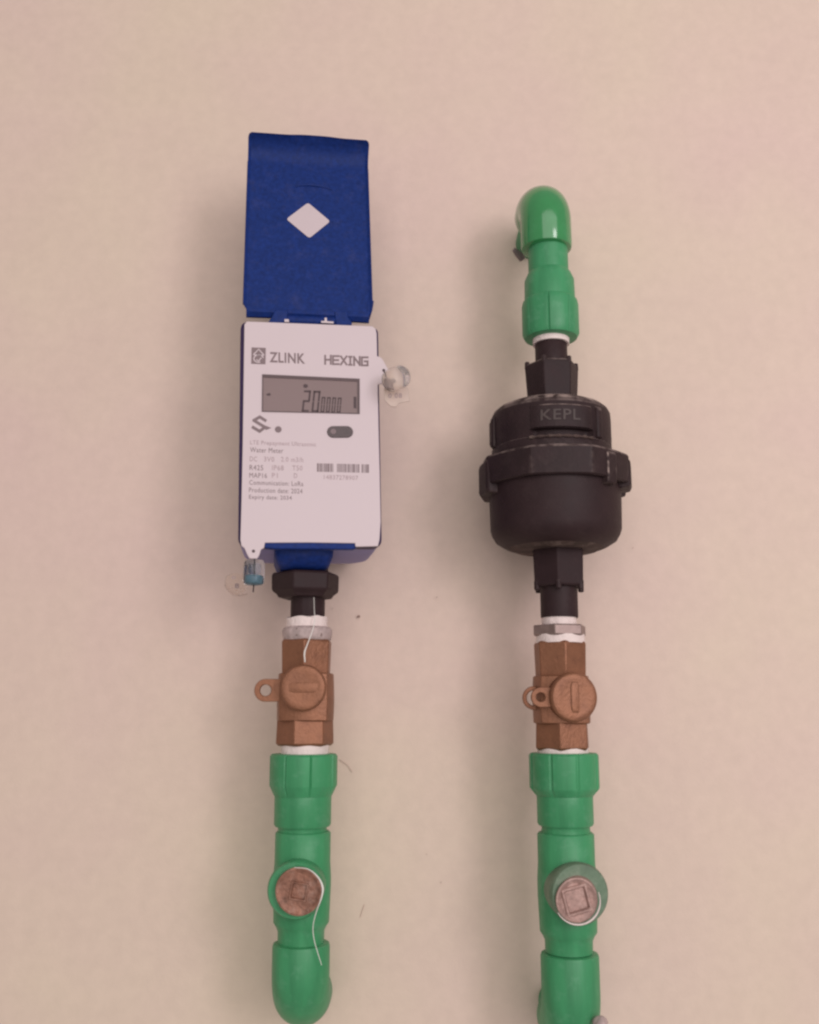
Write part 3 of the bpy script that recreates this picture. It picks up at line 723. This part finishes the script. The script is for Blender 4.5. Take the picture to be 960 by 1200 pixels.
# ---- lid
LP = Plane((XL, -.090, .30), YAW, R(7))
lid_bottom, lid_bend = 361, 190
def lidpt(s, a, off=0):
    """s: 0 bottom .. 1 bend .. 1+ lip ; a: -1..1"""
    v = lid_bottom+(lid_bend-lid_bottom)*min(s, 1)
    uL = 285.2+(290.8-285.2)*min(s, 1)-.3; uR = 436.8+(431.3-436.8)*min(s, 1)
    dv = .0468*(830-v)/445
    A = LP.ab(uL, v); B = LP.ab(uR, v+(uR-uL)*dv*1.0)
    x_ = A[0]+(B[0]-A[0])*(a+1)/2; b_ = A[1]+(B[1]-A[1])*(a+1)/2
    h = .0022*max(0, (abs(a)-.93)/.07)**2
    if s > 1:
        ph_ = (s-1)*R(80); rad = .0172
        h += rad*(1-math.cos(ph_)); b_ += rad*math.sin(ph_)+(.0009*math.exp(-((a-.1)/.35)**4) if s > 1.9 else 0)
    return LP.pt(x_, b_, h+off)
NA, ss = 40, [0, .012, .03, .08]+[.08+.92*k/14 for k in range(1, 15)]+[1+k/12 for k in range(1, 13)]
bm = bmesh.new()
def arange(s):
    """narrow the sheet near its ends to round the corners"""
    if s < .03: return 1-.05*(1-(s/.03))**1.5
    if s > 1.7: return 1-.055*((s-1.7)/.3)**3
    return 1
T = .0022
fr = [[bm.verts.new(lidpt(s, (-1+2*i/NA)*arange(s))) for i in range(NA+1)] for s in ss]
bk_ = [[bm.verts.new(lidpt(s, (-1+2*i/NA)*arange(s), -T)) for i in range(NA+1)] for s in ss]
for G_, fl in ((fr, 0), (bk_, 1)):
    for j in range(len(ss)-1):
        for i in range(NA): bm.faces.new((G_[j][i], G_[j][i+1], G_[j+1][i+1], G_[j+1][i]))
for i in range(NA):
    bm.faces.new((fr[0][i], bk_[0][i], bk_[0][i+1], fr[0][i+1])); bm.faces.new((fr[-1][i], fr[-1][i+1], bk_[-1][i+1], bk_[-1][i]))
for j in range(len(ss)-1):
    bm.faces.new((fr[j][0], fr[j+1][0], bk_[j+1][0], bk_[j][0])); bm.faces.new((fr[j][NA], bk_[j][NA], bk_[j+1][NA], fr[j+1][NA]))
lid = obj('lid', bm, 'blue', mt, bevel=.0006, smooth=40)
# side flanges folded back along both long edges
for sgn in (-1, 1):
    lo = []
    for k in range(16):
        s = .05+.97*k/15*1.0
        lo.append([lidpt(s, sgn*.995, -.0005), lidpt(s, sgn*1.006, -.0015), lidpt(s, sgn*1.012, -.0085), lidpt(s, sgn*.985, -.0085)])
    obj('lid_flange', loft(lo), 'blue', lid, bevel=.0005)
# bottom folded edge with the two end tabs
lo = [[lidpt(0, a, .0004), lidpt(0, a, -.0040), lidpt(-.028, a, -.0075), lidpt(-.034, a, -.0045), lidpt(-.020, a, .0004)] for a in [-.97+1.94*k/12 for k in range(13)]]
def lowpt(a, dv_, off):
    p = lidpt(0, a, off); return p+LP.V*dv_
lo = [[lowpt(a, .001, .0002), lowpt(a, .001, -.004), lowpt(a, -.0035-.0012*abs(a), -.0060), lowpt(a, -.0042-.0012*abs(a), -.003), lowpt(a, -.0022, .0002)] for a in [-.95+1.90*k/12 for k in range(13)]]
obj('lid_bottom_edge', loft(lo), 'blue', lid, bevel=.0003)
b = slab(LP, [(431, 352.5), (438.4, 352.5), (437.2, 360), (434.5, 368.5), (430, 368)], -.008, .0004); obj('lid_corner_tab', b, 'blue', lid, bevel=.0005)
# diamond sticker, crescent mould mark
dia = rounded([LP.ab(361.0, 238.0), LP.ab(387.0, 259.8), LP.ab(362.6, 279.6), LP.ab(335.6, 257.2)], .0022, 4)
obj('diamond_sticker', slab(LP, dia, .0002, .0006, px=False), 'sticker', lid)
pts = [(345, 219.5), (352, 217.2), (362, 216.6), (374, 217.8), (384, 220.4), (390, 223.2)]
obj('mould_mark', tube([LP.px(u, v, .0001) for u, v in pts], [.0002, .0008, .0013, .0013, .0009, .0002], 8), 'blue', lid)
# hinge arms between case and lid
HP = Plane((XL, -.094, .28), YAW, 0)
for poly in ([(322.5, 362), (338, 362), (336, 379), (313.5, 378.5), (318, 371)], [(392, 364), (408, 364), (408.5, 371), (413, 377), (412, 382), (394, 381)]):
    obj('hinge_arm', slab(HP, poly, -.010, -.001), 'blue', mt, bevel=.0008)
b = tube([HP.px(324, 371.5, -.006), HP.px(406, 374.5, -.006)], .0042, 20); obj('hinge_barrel', b, 'blue', mt)
b = slab(HP, [(338, 366), (392, 368), (392, 380), (338, 377.5)], -.009, -.006); obj('hinge_web', b, 'navy', mt)
for poly in ([(333.5, 374.2), (338.4, 374.4), (339, 377.6), (333.5, 377.4)], [(380.5, 372.6), (383, 372.6), (383.2, 376.6), (391, 377.2), (391, 379.2), (376.5, 378.4), (376.5, 376.2), (380.5, 376.4)]):
    obj('hinge_clip', slab(HP, poly, -.0008, .0004), 'white', mt)

# ------------------------------------------------------------------ seals
def capsule(P0, P1, r, n=24):
    ax = (P1-P0); Ln = ax.length; ax.normalize(); lo = []
    for s, k in ((0, .45), (.02, .8), (.10, .97), (.3, 1), (.7, 1), (.9, .96), (.97, .8), (1, .4)):
        lo.append(ringpts(P0+ax*Ln*s, ax, r*k, n))
    return loft(lo)
YS = -.1055
t = thing('security_seal', 'clear capsule seal with teal insert hanging from lower left corner of the meter', 'seal', onY(298, 656, YS), 'clear wire security seals')
obj('capsule', capsule(onY(298.6, 656, YS), onY(297.2, 686, YS), .0072), 'clearblue', t, smooth=60)
obj('insert', capsule(onY(298.0, 674, YS), onY(297.4, 684, YS), .0052), 'teal', t, smooth=60)
obj('inner_drum', capsule(onY(298.4, 661, YS), onY(298.0, 673, YS), .0035), 'clearblue', t, smooth=60)
obj('seal_wire', tube([onY(297.2, 646.5, -.1065), onY(298.5, 654, -.1085), onY(298.3, 662, YS), onY(297.6, 684, YS), onY(296.8, 694, YS)], .0005, 8), 'wire', t)
t = thing('security_seal', 'clear round capsule seal with grey insert beside the upper right edge of the meter', 'seal', onY(456, 441, YS), 'clear wire security seals')
obj('capsule', capsule(onY(457.5, 446.5, YS+.004), onY(471, 440.5, YS-.012), .0082), 'clearseal', t, smooth=60)
obj('insert', capsule(onY(454.5, 449.5, YS+.002), onY(461, 448.5, YS-.001), .0036), 'paleinsert', t, smooth=60)
obj('seal_wire', tube([onY(449.5, 435, YS), onY(453, 438, YS-.001), onY(457, 442, YS), onY(460, 448, YS)], .00045, 8), 'wire', t)
TP = Plane(onY(465, 465, -.098), R(5), 0)
tg = [(452, 452), (477.5, 454), (480, 470.5), (467.5, 473), (464, 477.5), (457.5, 476.5), (450.5, 469.5), (449.5, 458)]
tt = tag(obj('seal_tag', loft([[TP.px(u, v, 0) for u, v in tg], [TP.px(u, v, .0012) for u, v in tg]]), 'tag', None, bevel=.0003, origin=TP.px(465, 453)), 'pale frosted plastic tag with faint number under the upper right seal', 'tag', 'frosted seal tags')
sv = SL; SL = lambda v: 0
o = obj('tag_number', letters('0 08', TP, 455, 461.5, 471, 467, .0012, .0002), 'inkfaint', tt)
TP2 = Plane(onY(277, 686, -.099), R(-12), R(6))
tg2 = rounded([TP2.ab(264, 676), TP2.ab(276, 671), TP2.ab(290, 675), TP2.ab(290, 692), TP2.ab(276, 699), TP2.ab(265, 691)], .0035, 4)
M['tagclear'] = mat('clear_tag', (1, .97, .93), .25, transmission=1, bump=0, var=.0, spec=.1)
M['tagclear'].node_tree.nodes['Principled BSDF'].inputs['IOR'].default_value = 1.1
tt = tag(obj('seal_tag', slab(TP2, tg2, 0, .0010, px=False), 'tagclear', None, bevel=.0003, origin=TP2.px(277, 686)), 'nearly invisible clear plastic tag left of the lower left seal', 'tag', 'frosted seal tags')
obj('tag_number', letters('0', TP2, 272.5, 675.5, 277, 679, .001, .0002), 'inkfaint', tt)
obj('tag_number', letters('8', TP2, 276, 684, 281, 690, .001, .0002, .02), 'ink', tt)
SL = sv
